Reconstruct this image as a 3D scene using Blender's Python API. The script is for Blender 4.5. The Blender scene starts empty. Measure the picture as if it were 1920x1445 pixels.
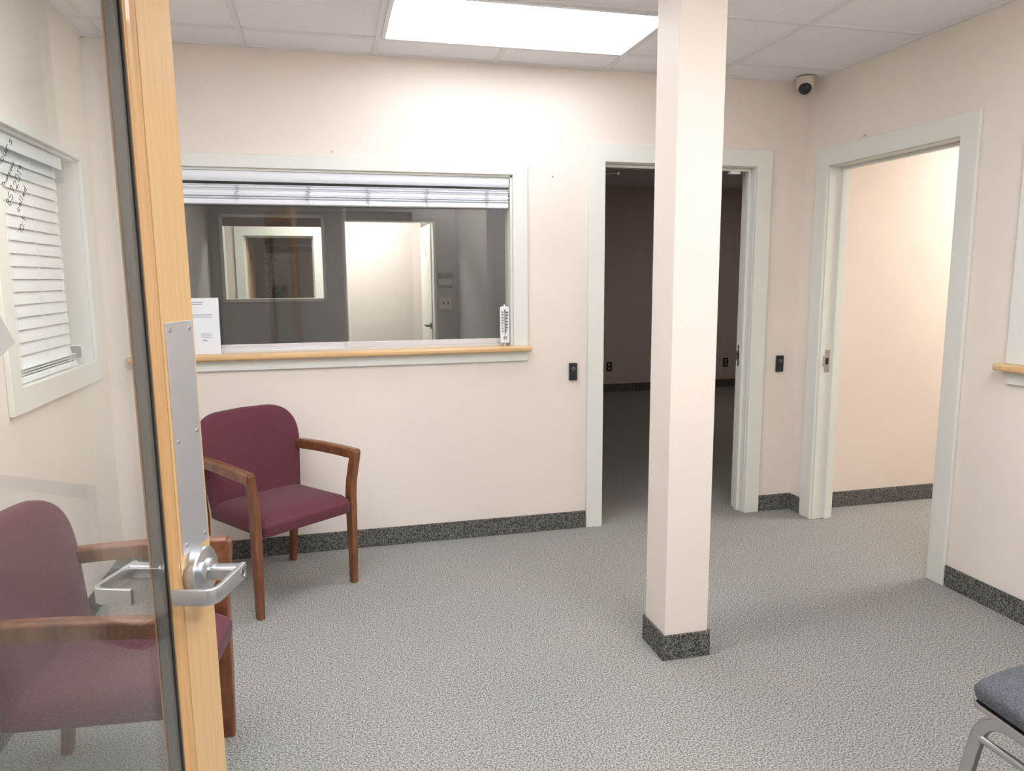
import bpy, bmesh, math, random
from mathutils import Vector, Matrix
PI = math.pi
sc = bpy.context.scene
COL = sc.collection
random.seed(7)

# ---------------------------------------------------------------- camera
F_PX, YAW, PITCH, ROLL, CAM_H = 1384.79, 0.2427, -0.1452, -0.0068, 1.4355
cy, sy, cp, sp = math.cos(YAW), math.sin(YAW), math.cos(PITCH), math.sin(PITCH)
fwd = Vector((sy*cp, cy*cp, sp)); rgt = Vector((cy, -sy, 0)); upv = rgt.cross(fwd)
cr, sr = math.cos(ROLL), math.sin(ROLL)
r2 = cr*rgt + sr*upv; u2 = -sr*rgt + cr*upv
cam_d = bpy.data.cameras.new('camera'); cam = bpy.data.objects.new('camera', cam_d); COL.objects.link(cam)
cam.matrix_world = Matrix(((r2.x, u2.x, -fwd.x, 0), (r2.y, u2.y, -fwd.y, 0), (r2.z, u2.z, -fwd.z, CAM_H), (0, 0, 0, 1)))
cam_d.sensor_fit = 'HORIZONTAL'; cam_d.sensor_width = 36.0; cam_d.lens = 36.0*F_PX/1920.0
cam_d.clip_start = 0.02; cam_d.clip_end = 60
sc.camera = cam

# ---------------------------------------------------------------- world, exposure, lamp strengths
w = bpy.data.worlds.new('world'); sc.world = w; w.use_nodes = True
w.node_tree.nodes['Background'].inputs[0].default_value = (0.05, 0.06, 0.08, 1)
w.node_tree.nodes['Background'].inputs[1].default_value = 0.3
sc.view_settings.view_transform = 'Standard'; sc.view_settings.look = 'None'
sc.view_settings.gamma = 1.0; sc.view_settings.use_curve_mapping = False
sc.view_settings.exposure = 2.42
LAMP_BACK, FILL_MID, FILL_ROOM, FILL_ENTRY, LAMP_HALL, LAMP_CORRIDOR = 1.35, 3.2, 4.3, 6.0, 6.3, 4.8

# ---------------------------------------------------------------- materials
def mat(name, col, rough=0.6, metal=0.0, spec=0.5, coat=0.0):
    m = bpy.data.materials.new(name); m.use_nodes = True
    b = m.node_tree.nodes['Principled BSDF']
    b.inputs['Base Color'].default_value = (*col, 1); b.inputs['Roughness'].default_value = rough
    b.inputs['Metallic'].default_value = metal; b.inputs['Specular IOR Level'].default_value = spec
    b.inputs['Coat Weight'].default_value = coat
    return m
def nodes(m): return m.node_tree.nodes, m.node_tree.links, m.node_tree.nodes['Principled BSDF']
def coords(m, scale=(1, 1, 1), kind='Object'):
    n, l, b = nodes(m)
    tc = n.new('ShaderNodeTexCoord'); mp = n.new('ShaderNodeMapping'); mp.inputs['Scale'].default_value = scale
    l.new(tc.outputs[kind], mp.inputs[0]); return mp.outputs[0]
def noise(m, vec, scale, detail=2, rough=0.5):
    n, l, b = nodes(m); t = n.new('ShaderNodeTexNoise')
    t.inputs['Scale'].default_value = scale; t.inputs['Detail'].default_value = detail; t.inputs['Roughness'].default_value = rough
    l.new(vec, t.inputs['Vector']); return t.outputs['Fac']
def ramp(m, fac, stops, to='Base Color'):
    n, l, b = nodes(m); r = n.new('ShaderNodeValToRGB'); e = r.color_ramp.elements
    e[0].position, e[0].color = stops[0][0], (*stops[0][1], 1); e[1].position, e[1].color = stops[-1][0], (*stops[-1][1], 1)
    for p, c in stops[1:-1]:
        x = e.new(p); x.color = (*c, 1)
    l.new(fac, r.inputs[0])
    if to: l.new(r.outputs[0], b.inputs[to])
    return r.outputs[0]
def bump(m, fac, strength, dist=0.002):
    n, l, b = nodes(m); k = n.new('ShaderNodeBump'); k.inputs['Strength'].default_value = strength; k.inputs['Distance'].default_value = dist
    l.new(fac, k.inputs['Height']); l.new(k.outputs[0], b.inputs['Normal'])

def paint(name, c, rough=0.5, vary=0.03, peel=0.12):
    m = mat(name, c, rough, spec=0.35); v = coords(m)
    ramp(m, noise(m, v, 1.7, 4), [(0.3, tuple(x*(1-vary) for x in c)), (0.7, tuple(min(1, x*(1+vary)) for x in c))])
    bump(m, noise(m, v, 260, 2), peel, 0.0006); return m
M_WALL = paint('pink_wall_paint', (0.80, 0.728, 0.672), 0.5)
M_TRIM = paint('cream_trim_paint', (0.745, 0.755, 0.70), 0.4, 0.015, 0.06)
M_WARMWALL = paint('peach_wall_paint', (0.78, 0.685, 0.61), 0.55)
M_TILE = mat('ceiling_tile', (0.86, 0.85, 0.84), 0.85, spec=0.2)
_v = coords(M_TILE); _n = noise(M_TILE, _v, 180, 3); ramp(M_TILE, _n, [(0.35, (0.84, 0.825, 0.82)), (0.6, (0.89, 0.88, 0.875))]); bump(M_TILE, _n, 0.25, 0.001)
M_GRID = mat('grid_white_metal', (0.78, 0.76, 0.74), 0.45)

def carpet(name, dark, mid, light, scale):
    m = mat(name, mid, 0.95, spec=0.1); v = coords(m)
    f = noise(m, v, scale, 3.0, 0.68)
    c = ramp(m, f, [(0.36, dark), (0.47, mid), (0.60, light)], None)
    n, l, b = nodes(m)
    g = noise(m, v, 1.3, 3); mx = n.new('ShaderNodeMix'); mx.data_type = 'RGBA'; mx.blend_type = 'MULTIPLY'; mx.inputs[0].default_value = 1
    r = ramp(m, g, [(0.3, (0.93, 0.93, 0.94)), (0.7, (1.0, 0.99, 0.97))], None)
    l.new(c, mx.inputs[6]); l.new(r, mx.inputs[7]); l.new(mx.outputs[2], b.inputs['Base Color'])
    bump(m, f, 0.2, 0.003); return m
M_CARPET = carpet('speckled_carpet', (0.092, 0.092, 0.090), (0.225, 0.223, 0.214), (0.475, 0.465, 0.44), 178)
M_CBASE = carpet('dark_carpet_base', (0.02, 0.02, 0.02), (0.075, 0.075, 0.072), (0.26, 0.255, 0.24), 190)

def wood(name, c0, c1, rough=0.35, sc3=(28, 28, 1.4), coat=0.25, knots=0.0):
    m = mat(name, c1, rough, coat=coat); v = coords(m, sc3)
    f = noise(m, v, 2.2, 5, 0.62); ramp(m, f, [(0.3, c0), (0.66, c1)])
    bump(m, f, 0.05, 0.001); return m
M_MAPLE = wood('maple_veneer', (0.585, 0.365, 0.17), (0.665, 0.435, 0.215), 0.36, (60, 60, 2.0))
M_BEAD = wood('maple_bead', (0.50, 0.285, 0.12), (0.60, 0.36, 0.16), 0.34, (60, 60, 2.0))
M_MAPLE_X = wood('maple_sill', (0.60, 0.36, 0.16), (0.74, 0.50, 0.26), 0.35, (1.4, 28, 28))
M_OAK = wood('brown_chair_wood', (0.10, 0.034, 0.014), (0.235, 0.090, 0.038), 0.38, (40, 12, 4))
def fabric(name, a, b_, scale, rough=0.9, sheen=0.3, bs=0.25):
    m = mat(name, b_, rough, spec=0.15); v = coords(m)
    f = noise(m, v, scale, 2); ramp(m, f, [(0.35, a), (0.65, b_)]); bump(m, f, bs, 0.0015)
    nodes(m)[2].inputs['Sheen Weight'].default_value = sheen; return m
M_MAROON = fabric('maroon_upholstery', (0.090, 0.024, 0.038), (0.135, 0.041, 0.058), 420, sheen=0.1)
M_GREYFAB = fabric('grey_weave', (0.020, 0.023, 0.028), (0.185, 0.195, 0.22), 620, 0.9, 0.05, 0.5)
M_SATIN = mat('satin_aluminium', (0.62, 0.645, 0.68), 0.30, 1.0)
M_PLATE = mat('brushed_push_plate', (0.70, 0.735, 0.79), 0.42, 1.0)
_f = noise(M_PLATE, coords(M_PLATE, (300, 300, 6)), 2, 2); bump(M_PLATE, _f, 0.04, 0.0005)
M_CHROME = mat('chrome', (0.56, 0.56, 0.565), 0.14, 1.0)
M_STEEL = mat('zinc_steel', (0.5, 0.49, 0.47), 0.35, 1.0)
M_ALU = mat('window_track_metal', (0.72, 0.72, 0.74), 0.4, 0.35)
M_WHITE = mat('white_plastic', (0.80, 0.81, 0.84), 0.4)
M_BLIND = mat('blind_white', (0.80, 0.82, 0.88), 0.42)
M_BLINDW = mat('blind_warm_white', (0.84, 0.88, 0.89), 0.45)
M_CORD = mat('pale_grey_cord', (0.62, 0.63, 0.65), 0.6)
M_PAPER = mat('white_paper', (0.80, 0.82, 0.86), 0.6)
M_INK = mat('black_ink', (0.02, 0.02, 0.022), 0.6)
M_GINK = mat('grey_print', (0.42, 0.45, 0.48), 0.7)
M_BLACK = mat('black_plastic', (0.012, 0.013, 0.017), 0.35)
M_GASKET = mat('dark_gasket', (0.06, 0.055, 0.05), 0.6)
M_SPACER = mat('grey_spacer', (0.15, 0.145, 0.135), 0.5, 0.3)
M_CREAMPL = mat('cream_plastic', (0.62, 0.57, 0.47), 0.45)
M_LGREY = mat('light_grey_plastic', (0.42, 0.43, 0.43), 0.45)
M_LENS = mat('dark_lens', (0.01, 0.012, 0.02), 0.08)
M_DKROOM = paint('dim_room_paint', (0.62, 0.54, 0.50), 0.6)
M_OFFICE = paint('cool_office_paint', (0.40, 0.395, 0.40), 0.6)
M_LEAF = mat('dark_foliage', (0.012, 0.016, 0.014), 0.35)
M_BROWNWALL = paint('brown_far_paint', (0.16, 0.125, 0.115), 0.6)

def glass(name, tint, gain=1.0):
    m = bpy.data.materials.new(name); m.use_nodes = True
    n, l = m.node_tree.nodes, m.node_tree.links; n.clear()
    o = n.new('ShaderNodeOutputMaterial'); t = n.new('ShaderNodeBsdfTransparent'); t.inputs[0].default_value = (*tint, 1)
    g = n.new('ShaderNodeBsdfGlossy'); g.inputs['Roughness'].default_value = 0.0; g.inputs[0].default_value = (1, 1, 1, 1)
    geo = n.new('ShaderNodeNewGeometry'); d = n.new('ShaderNodeVectorMath'); d.operation = 'DOT_PRODUCT'
    l.new(geo.outputs['Normal'], d.inputs[0]); l.new(geo.outputs['Incoming'], d.inputs[1])
    def ma(op, a, b=None):
        k = n.new('ShaderNodeMath'); k.operation = op
        for i, x in enumerate((a, b)):
            if x is None: continue
            if isinstance(x, (int, float)): k.inputs[i].default_value = x
            else: l.new(x, k.inputs[i])
        return k.outputs[0]
    c = ma('ABSOLUTE', d.outputs['Value']); q = ma('POWER', ma('SUBTRACT', 1.0, c), 5.0)
    f = ma('MULTIPLY', ma('ADD', ma('MULTIPLY', q, 0.955), 0.045), gain); f = ma('MINIMUM', f, 1.0)
    mx = n.new('ShaderNodeMixShader'); l.new(f, mx.inputs[0]); l.new(t.outputs[0], mx.inputs[1]); l.new(g.outputs[0], mx.inputs[2])
    l.new(mx.outputs[0], o.inputs[0]); return m
M_GLASS = glass('clear_glass', (0.97, 0.98, 0.97))
M_DGLASS = glass('door_glass', (0.975, 0.98, 0.975), 1.0)
def emit(name, col, s):
    m = bpy.data.materials.new(name); m.use_nodes = True; n, l = m.node_tree.nodes, m.node_tree.links; n.clear()
    o = n.new('ShaderNodeOutputMaterial'); e = n.new('ShaderNodeEmission'); e.inputs[0].default_value = (*col, 1); e.inputs[1].default_value = s
    l.new(e.outputs[0], o.inputs[0]); return m
M_LAMPB = emit('lit_diffuser_back', (0.97, 0.985, 1.0), LAMP_BACK)
M_FILL = emit('fill_diffuser_room', (0.97, 0.978, 1.0), FILL_ROOM)
M_FILLM = emit('fill_diffuser_mid', (0.97, 0.978, 1.0), FILL_MID)
M_FILLE = emit('fill_diffuser_entry', (0.97, 0.978, 1.0), FILL_ENTRY)
M_LAMPW = emit('lit_diffuser_warm', (1.0, 0.95, 0.885), LAMP_HALL)
M_LAMPC = emit('lit_diffuser_corridor', (1.0, 0.96, 0.91), LAMP_CORRIDOR)

# ---------------------------------------------------------------- mesh helpers
def B(): return bmesh.new()
def box(bm, x0, x1, y0, y1, z0, z1, mx=None):
    vs = [bm.verts.new(Vector(p)) for p in ((x0,y0,z0),(x1,y0,z0),(x1,y1,z0),(x0,y1,z0),(x0,y0,z1),(x1,y0,z1),(x1,y1,z1),(x0,y1,z1))]
    if mx is not None:
        for v in vs: v.co = mx @ v.co
    for f in ((0,3,2,1),(4,5,6,7),(0,1,5,4),(1,2,6,5),(2,3,7,6),(3,0,4,7)): bm.faces.new([vs[i] for i in f])
    return bm
def loft(bm, rings, cap=True, closed=True):
    rs = [[bm.verts.new(Vector(p)) for p in r] for r in rings]; n = len(rs[0])
    for a, b in zip(rs, rs[1:]):
        for i in range(n if closed else n-1):
            j = (i+1) % n; bm.faces.new((a[i], a[j], b[j], b[i]))
    if cap:
        bm.faces.new(list(reversed(rs[0]))); bm.faces.new(rs[-1])
    return bm
def lathe(bm, prof, mx=None, n=32):
    rings = []
    for r, z in prof:
        rings.append([((mx or Matrix()) @ Vector((r*math.cos(2*PI*i/n), r*math.sin(2*PI*i/n), z))) for i in range(n)])
    return loft(bm, rings)
def sweep(bm, pts, prof, up=(0, 0, 1), cap=True):
    pts = [Vector(p) for p in pts]; rings = []
    for i, p in enumerate(pts):
        t = (pts[min(i+1, len(pts)-1)] - pts[max(i-1, 0)]).normalized(); u = Vector(up)
        if abs(t.dot(u)) > 0.95: u = Vector((1, 0, 0)) if abs(t.x) < 0.9 else Vector((0, 1, 0))
        s = t.cross(u).normalized(); v = s.cross(t)
        k = 1.0
        if 0 < i < len(pts)-1:
            a = (pts[i]-pts[i-1]).normalized(); b = (pts[i+1]-pts[i]).normalized()
            k = 1/max(0.5, math.sqrt((1+a.dot(b))/2))
        rings.append([p + s*q[0]*k + v*q[1] for q in prof])
    return loft(bm, rings, cap)
def circ(r, n=10): return [(r*math.cos(2*PI*i/n), r*math.sin(2*PI*i/n)) for i in range(n)]
def rrect(hw, hh, r, n=4):
    out = []
    for cx_, cy_, a0 in ((hw-r, hh-r, 0), (-hw+r, hh-r, PI/2), (-hw+r, -hh+r, PI), (hw-r, -hh+r, 1.5*PI)):
        for i in range(n+1):
            a = a0 + PI/2*i/n; out.append((cx_+r*math.cos(a), cy_+r*math.sin(a)))
    return out
def obj(name, bm, m, parent=None, bevel=0.0, smooth=False, seg=2, subsurf=0):
    me = bpy.data.meshes.new(name)
    bmesh.ops.recalc_face_normals(bm, faces=bm.faces[:]); bm.to_mesh(me); bm.free()
    o = bpy.data.objects.new(name, me); COL.objects.link(o)
    if m: me.materials.append(m)
    if parent: o.parent = parent
    if bevel:
        b = o.modifiers.new('bevel', 'BEVEL'); b.width = bevel; b.segments = seg; b.limit_method = 'ANGLE'; b.angle_limit = math.radians(40)
    if subsurf:
        s = o.modifiers.new('subdivision', 'SUBSURF'); s.levels = subsurf; s.render_levels = subsurf
    if smooth: smoothed(me)
    return o
def smoothed(me, ang=40):
    for p in me.polygons: p.use_smooth = True
    bm = bmesh.new(); bm.from_mesh(me)
    for e in bm.edges:
        if len(e.link_faces) == 2 and e.calc_face_angle(0) > math.radians(ang): e.smooth = False
    bm.to_mesh(me); bm.free()
def tag(o, label, cat, group=None):
    o['label'] = label; o['category'] = cat
    if group: o['group'] = group
    return o
def thing(name, label, cat, loc=(0, 0, 0), rz=0.0, group=None, rx=0.0):
    o = bpy.data.objects.new(name, None); COL.objects.link(o); o.empty_display_size = 0.1
    o.location = loc; o.rotation_euler = (rx, 0, rz); return tag(o, label, cat, group)
def struct(name, bm, m, label=None, bevel=0.0):
    o = obj(name, bm, m, None, bevel); o['kind'] = 'structure'
    if label: o['label'] = label
    return o
def sroot(name, label, loc=(0, 0, 0)):
    o = bpy.data.objects.new(name, None); COL.objects.link(o); o.location = loc; o['kind'] = 'structure'; o['label'] = label; o.empty_display_size = 0.1
    return o
def dup(root, loc, rz, label):
    r = root.copy(); COL.objects.link(r); r.location = loc; r.rotation_euler = (0, 0, rz); r['label'] = label
    for ch in list(root.children):
        c = ch.copy(); COL.objects.link(c); c.parent = r
        for g in list(ch.children):
            d = g.copy(); COL.objects.link(d); d.parent = c
    return r

# simple stroke alphabet for handwriting and scale numerals (unit box)
GL = {'P': [[(0,0),(0,1),(.5,1),(.6,.75),(.5,.5),(0,.5)]], 'C': [[(.6,.9),(.3,1),(0,.6),(.05,.15),(.3,0),(.6,.12)]],
 'H': [[(0,0),(0,1)],[(.6,0),(.6,1)],[(0,.5),(.6,.5)]], 'T': [[(0,1),(.7,1)],[(.35,1),(.3,0)]],
 'o': [[(.25,.5),(0,.3),(.1,0),(.4,.05),(.5,.35),(.25,.5)]], 'u': [[(0,.5),(.05,.05),(.3,0),(.5,.5)],[(.5,.5),(.55,0)]],
 'r': [[(0,0),(.05,.5)],[(.05,.35),(.25,.55),(.4,.45)]], 's': [[(.45,.5),(.1,.45),(.1,.3),(.4,.2),(.35,.02),(0,0)]],
 'h': [[(0,0),(.1,1)],[(.05,.4),(.3,.5),(.45,.35),(.45,0)]], 'd': [[(.5,1),(.45,0)],[(.45,.4),(.15,.5),(0,.2),(.2,0),(.45,.1)]],
 'a': [[(.45,.45),(.15,.5),(0,.2),(.2,0),(.45,.15),(.45,.5),(.5,0)]], 'y': [[(0,.5),(.2,.05)],[(.5,.55),(.2,-.1),(0,-.4)]],
 'c': [[(.45,.45),(.2,.5),(0,.25),(.15,0),(.45,.05)]], 'l': [[(0,0),(.1,1)]], 'e': [[(0,.25),(.45,.3),(.3,.5),(.05,.4),(.05,.1),(.25,0),(.5,.1)]],
 '0': [[(.3,1),(0,.6),(.1,.05),(.35,0),(.55,.4),(.5,.9),(.3,1)]], '1': [[(.1,.8),(.25,1),(.25,0)]], '2': [[(0,.8),(.25,1),(.5,.8),(.35,.5),(0,0),(.55,0)]],
 '4': [[(.4,0),(.4,1),(0,.35),(.55,.35)]], '5': [[(.5,1),(.1,1),(.05,.55),(.4,.6),(.5,.25),(.25,0),(0,.1)]], '3': [[(0,.9),(.4,1),(.45,.7),(.2,.55),(.5,.35),(.4,.02),(0,.08)]],
 '6': [[(.45,1),(.1,.6),(.0,.2),(.25,0),(.5,.2),(.4,.5),(.05,.35)]], '7': [[(0,1),(.55,1),(.2,0)]], '8': [[(.3,.55),(.05,.75),(.25,1),(.5,.8),(.3,.55),(0,.25),(.25,0),(.55,.25),(.3,.55)]],
 '9': [[(.5,.75),(.25,.5),(.05,.75),(.3,1),(.5,.75),(.4,0)]], ':': [[(.1,.6),(.12,.66)],[(.08,.1),(.1,.16)]], ' ': []}
def uprism(bm, x0, x1, z0, z1, cw, ct, a, b, axis='y', bottom=0.0):
    """one-piece casing around an opening x0..x1, z0..z1; cw side width, ct top width, bottom > 0 closes it"""
    out = [(x0-cw, z0-bottom), (x0-cw, z1+ct), (x1+cw, z1+ct), (x1+cw, z0-bottom)]; inn = [(x0, z0), (x0, z1), (x1, z1), (x1, z0)]
    P = (lambda q, d: Vector((q[0], d, q[1]))) if axis == 'y' else (lambda q, d: Vector((d, q[0], q[1])))
    va, vb = [[bm.verts.new(P(q, d)) for q in out+inn] for d in (a, b)]
    n = 4 if bottom else 3
    for k in range(n):
        i, j = k, (k+1) % 4
        bm.faces.new((va[i], va[j], va[4+j], va[4+i])); bm.faces.new((vb[i], vb[4+i], vb[4+j], vb[j]))
        bm.faces.new((va[i], vb[i], vb[j], va[j])); bm.faces.new((va[4+i], va[4+j], vb[4+j], vb[4+i]))
    if not bottom:
        for i in (0, 3): bm.faces.new((va[i], va[4+i], vb[4+i], vb[i]))
    return bm
def strokes(bm, text, org, dx, dy, nrm, size, width, adv=0.72, depth=0.0004):
    """write text as thin raised strokes; dx, dy = unit writing axes, nrm = surface normal"""
    org, dx, dy, nrm = Vector(org), Vector(dx), Vector(dy), Vector(nrm); x = 0.0
    for ch in text:
        for pl in GL.get(ch, []):
            pts = [org + dx*((x+a)*size) + dy*(b*size) + nrm*depth*0.5 for a, b in pl]
            for p, q in zip(pts, pts[1:]):
                t = (q-p); L = t.length
                if L < 1e-6: continue
                t.normalize(); s = t.cross(nrm).normalized()
                p2, q2 = p - t*width*0.4, q + t*width*0.4
                rings = [[c + s*width*0.5 - nrm*depth*0.5, c - s*width*0.5 - nrm*depth*0.5, c - s*width*0.5 + nrm*depth*0.5, c + s*width*0.5 + nrm*depth*0.5] for c in (p2, q2)]
                loft(bm, rings)
        x += adv * (0.6 if ch in 'l1: ' else 1.0)
    return bm

# ================================================================ STRUCTURE
H = 2.527; BY = 3.906; RX = 2.743; LX = -1.04; T = 0.12
bm = B(); box(bm, -1.6, 6.1, -2.5, 12.6, -0.1, 0.0); struct('floor', bm, M_CARPET, 'speckled grey loop-pile carpet')
bm = B(); box(bm, -1.6, 6.1, -2.5, 12.6, H+0.008, H+0.10); struct('ceiling', bm, M_TILE, 'white suspended ceiling tiles')
# ceiling grid of T bars (one trim): pitch 0.61 m
GX0, GY0, P6 = 0.275, 3.645, 0.61
bm = B(); tw = 0.012
lamp_cells = [(GX0, GX0+2*P6, GY0-P6, GY0), (GX0, GX0+2*P6, GY0-4*P6, GY0-3*P6)]
for k in range(-2, 5):
    x = GX0 + k*P6
    if not (LX+0.05 < x < RX-0.04): continue
    ys = [(0.42, BY)]
    if k == 1: ys = [(0.42, GY0-P6), (GY0, BY)]
    if k == 2: ys = [(0.42, GY0-5*P6), (GY0-4*P6, BY)]
    if k == -1: ys = [(0.42, GY0-3*P6), (GY0-2*P6, BY)]
    for a, b in ys: box(bm, x-tw, x+tw, a, b, H, H+0.012)
for k in range(0, 6):
    y = GY0 - k*P6; box(bm, LX, RX, y-tw, y+tw, H+0.0005, H+0.012)
for (a, b, c, d) in ((LX, RX, BY-0.022, BY), (LX, RX, 0.42, 0.442), (LX, LX+0.022, 0.42, BY), (RX-0.022, RX, 0.42, BY)):
    box(bm, a, b, c, d, H-0.001, H+0.012)
struct('trim_1', bm, M_GRID, 'white metal ceiling grid')

def wall_y(bm, x0, x1, y0, y1, ops, ztop=H+0.02):
    """wall running along X with openings (xa, xb, za, zb)"""
    cur = x0
    for xa, xb, za, zb in sorted(ops):
        box(bm, cur, xa, y0, y1, 0, ztop)
        if za > 0: box(bm, xa, xb, y0, y1, 0, za)
        box(bm, xa, xb, y0, y1, zb, ztop); cur = xb
    box(bm, cur, x1, y0, y1, 0, ztop); return bm
def wall_x(bm, x0, x1, y0, y1, ops, ztop=H+0.02):
    cur = y0
    for ya, yb, za, zb in sorted(ops):
        box(bm, x0, x1, cur, ya, 0, ztop)
        if za > 0: box(bm, x0, x1, ya, yb, 0, za)
        box(bm, x0, x1, ya, yb, zb, ztop); cur = yb
    box(bm, x0, x1, cur, y1, 0, ztop); return bm

W1 = (-0.835, 0.975, 1.04, 1.970)       # interior window in back wall
D1 = (1.475, 2.440, 0.0, 2.07)          # middle doorway rough opening
D2 = (2.77, 3.70, 0.0, 2.06)            # right doorway rough opening
W2 = (2.83, 3.69, 1.06, 1.955)          # left wall window
W3 = (1.00, 2.385, 1.04, 1.970)         # right wall window
FW = (-0.94, -0.005, 1.225, 2.03)       # far window of the office
FD = (0.186, 1.045, 0.0, 1.985)         # far doorway of the office
CD = (-0.93, -0.12, 0.0, 1.95)          # cased doorway across the corridor
struct('wall_back', wall_y(B(), -1.16, RX+T, BY, BY+T, [W1, D1]), M_WALL)
struct('wall_left', wall_x(B(), LX-T, LX, -2.4, BY, [W2]), M_WALL)
struct('wall_right', wall_x(B(), RX, RX+T, -2.4, BY, [W3, D2]), M_WALL)
struct('wall_front', wall_y(B(), LX, RX, 0.30, 0.42, [(-0.56, 0.85, 0.0, 2.08)]), M_WALL)
struct('wall_entry', wall_y(B(), LX-T, RX+T, -2.5, -2.4, [(0.3, 1.3, 0.0, 2.08)]), M_WALL)
struct('wall_hall', wall_y(B(), RX+T, 5.72, 3.85, 3.97, []), M_WARMWALL)
bm = wall_x(B(), 5.60, 5.72, 0.9, 3.85, []); wall_y(bm, RX+T, 5.72, 0.8, 0.9, []); struct('wall_hall_side', bm, M_WARMWALL)
struct('wall_office_left', wall_x(B(), LX-T, LX, BY+T, 7.4, []), M_OFFICE)
struct('wall_office_right', wall_x(B(), 1.27, 1.39, BY+T, 8.65, []), M_OFFICE)
struct('wall_office_far', wall_y(B(), LX-0.5, 1.27, 7.4, 7.52, [FW, FD]), M_OFFICE)
struct('wall_corridor', wall_y(B(), LX-0.5, 1.27, 9.2, 9.32, [CD]), M_WALL)
bm = wall_x(B(), LX-0.55, LX-0.5, 7.4, 12.0, []); wall_x(bm, 1.14, 1.27, 8.65, 12.0, []); wall_y(bm, LX-0.5, 1.14, 12.0, 12.1, []); struct('wall_far', bm, M_BROWNWALL)
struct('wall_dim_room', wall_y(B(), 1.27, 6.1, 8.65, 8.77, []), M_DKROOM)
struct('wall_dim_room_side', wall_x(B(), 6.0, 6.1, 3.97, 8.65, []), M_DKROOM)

# carpet baseboards, 0.10 m tall
def base(name, segs):
    bm = B()
    for s in segs: box(bm, *s, 0, 0.10)
    struct(name, bm, M_CBASE, 'dark speckled carpet baseboard', 0.003)
bt = 0.009
base('baseboard_back', [(LX, 1.397, BY-bt, BY), (2.52, RX, BY-bt, BY)])
base('baseboard_left', [(LX, LX+bt, 0.42, BY-bt)])
base('baseboard_right', [(RX-bt, RX, 0.42, 2.697), (RX-bt, RX, 3.788, BY-bt)])
base('baseboard_hall', [(RX+T+0.02, 5.6, 3.85-bt, 3.85)])
base('baseboard_dim_room', [(1.39, 6.0, 8.65-bt, 8.65)])
base('baseboard_corridor', [(0.0, 1.1, 9.2-bt, 9.2)])

# ---------------------------------------------------------------- doorway frames
def frame_y(root, xa, xb, ztop, y0, y1, cw=0.095, proud=0.018, stop=True, mirror_back=True):
    """casing on the near face, jamb lining and stop for a doorway in a wall along X; xa..xb clear opening"""
    bm = B()
    uprism(bm, xa, xb, 0, ztop, cw, cw, y0-proud, y0)
    obj('door_casing', bm, M_TRIM, root, 0.003)
    bm = B(); j = 0.016
    box(bm, xa-j, xa+0.004, y0, y1, 0, ztop); box(bm, xb-0.004, xb+j, y0, y1, 0, ztop); box(bm, xa-j, xb+j, y0, y1, ztop-0.004, ztop+j-0.002)
    obj('door_jamb', bm, M_TRIM, root, 0.002)
    if stop:
        bm = B(); a, b = y0+0.045, y0+0.08
        box(bm, xa+0.004, xa+0.018, a, b, 0, ztop-0.004); box(bm, xb-0.018, xb-0.004, a, b, 0, ztop-0.004); box(bm, xa+0.018, xb-0.018, a, b, ztop-0.018, ztop-0.004)
        obj('door_stop', bm, M_TRIM, root, 0.002)
def strike(root, mx):
    bm = B(); box(bm, -0.002, 0.001, -0.016, 0.016, -0.065, 0.065, mx); box(bm, -0.004, 0.001, 0.012, 0.026, -0.03, 0.03, mx); s = obj('strike_plate', bm, M_STEEL, root, 0.001)
    bm = B(); box(bm, -0.0035, 0.0, -0.008, 0.010, -0.018, 0.018, mx); obj('latch_hole', bm, M_BLACK, s)
d1 = sroot('door_1', 'cream-framed doorway in the back wall opening into the unlit room')
frame_y(d1, 1.495, 2.420, 2.052, BY, BY+T+0.015)
strike(d1, Matrix.Translation((2.416, BY+0.100, 0.955)))
d2 = sroot('door_2', 'cream-framed doorway in the right wall opening onto the lit hall')
def frame_x(root, ya, yb, ztop, x0, x1, cw=0.097, proud=0.018):
    bm = B()
    uprism(bm, ya, yb, 0, ztop, cw, cw, x0-proud, x0, 'x')
    obj('door_casing', bm, M_TRIM, root, 0.003)
    bm = B(); j = 0.016
    box(bm, x0, x1, ya-j, ya+0.004, 0, ztop); box(bm, x0, x1, yb-0.004, yb+j, 0, ztop); box(bm, x0, x1, ya-j, yb+j, ztop-0.004, ztop+j-0.002)
    obj('door_jamb', bm, M_TRIM, root, 0.002)
    bm = B(); a, b = x0+0.075, x0+0.11
    box(bm, a, b, ya+0.004, ya+0.018, 0, ztop-0.004); box(bm, a, b, yb-0.018, yb-0.004, 0, ztop-0.004); box(bm, a, b, ya+0.018, yb-0.018, ztop-0.018, ztop-0.004)
    obj('door_stop', bm, M_TRIM, root, 0.002)
frame_x(d2, 2.792, 3.686, 2.036, RX, RX+T+0.015)
strike(d2, Matrix.Translation((RX+0.045, 3.682, 0.945)) @ Matrix.Rotation(PI/2, 4, 'Z'))

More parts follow.
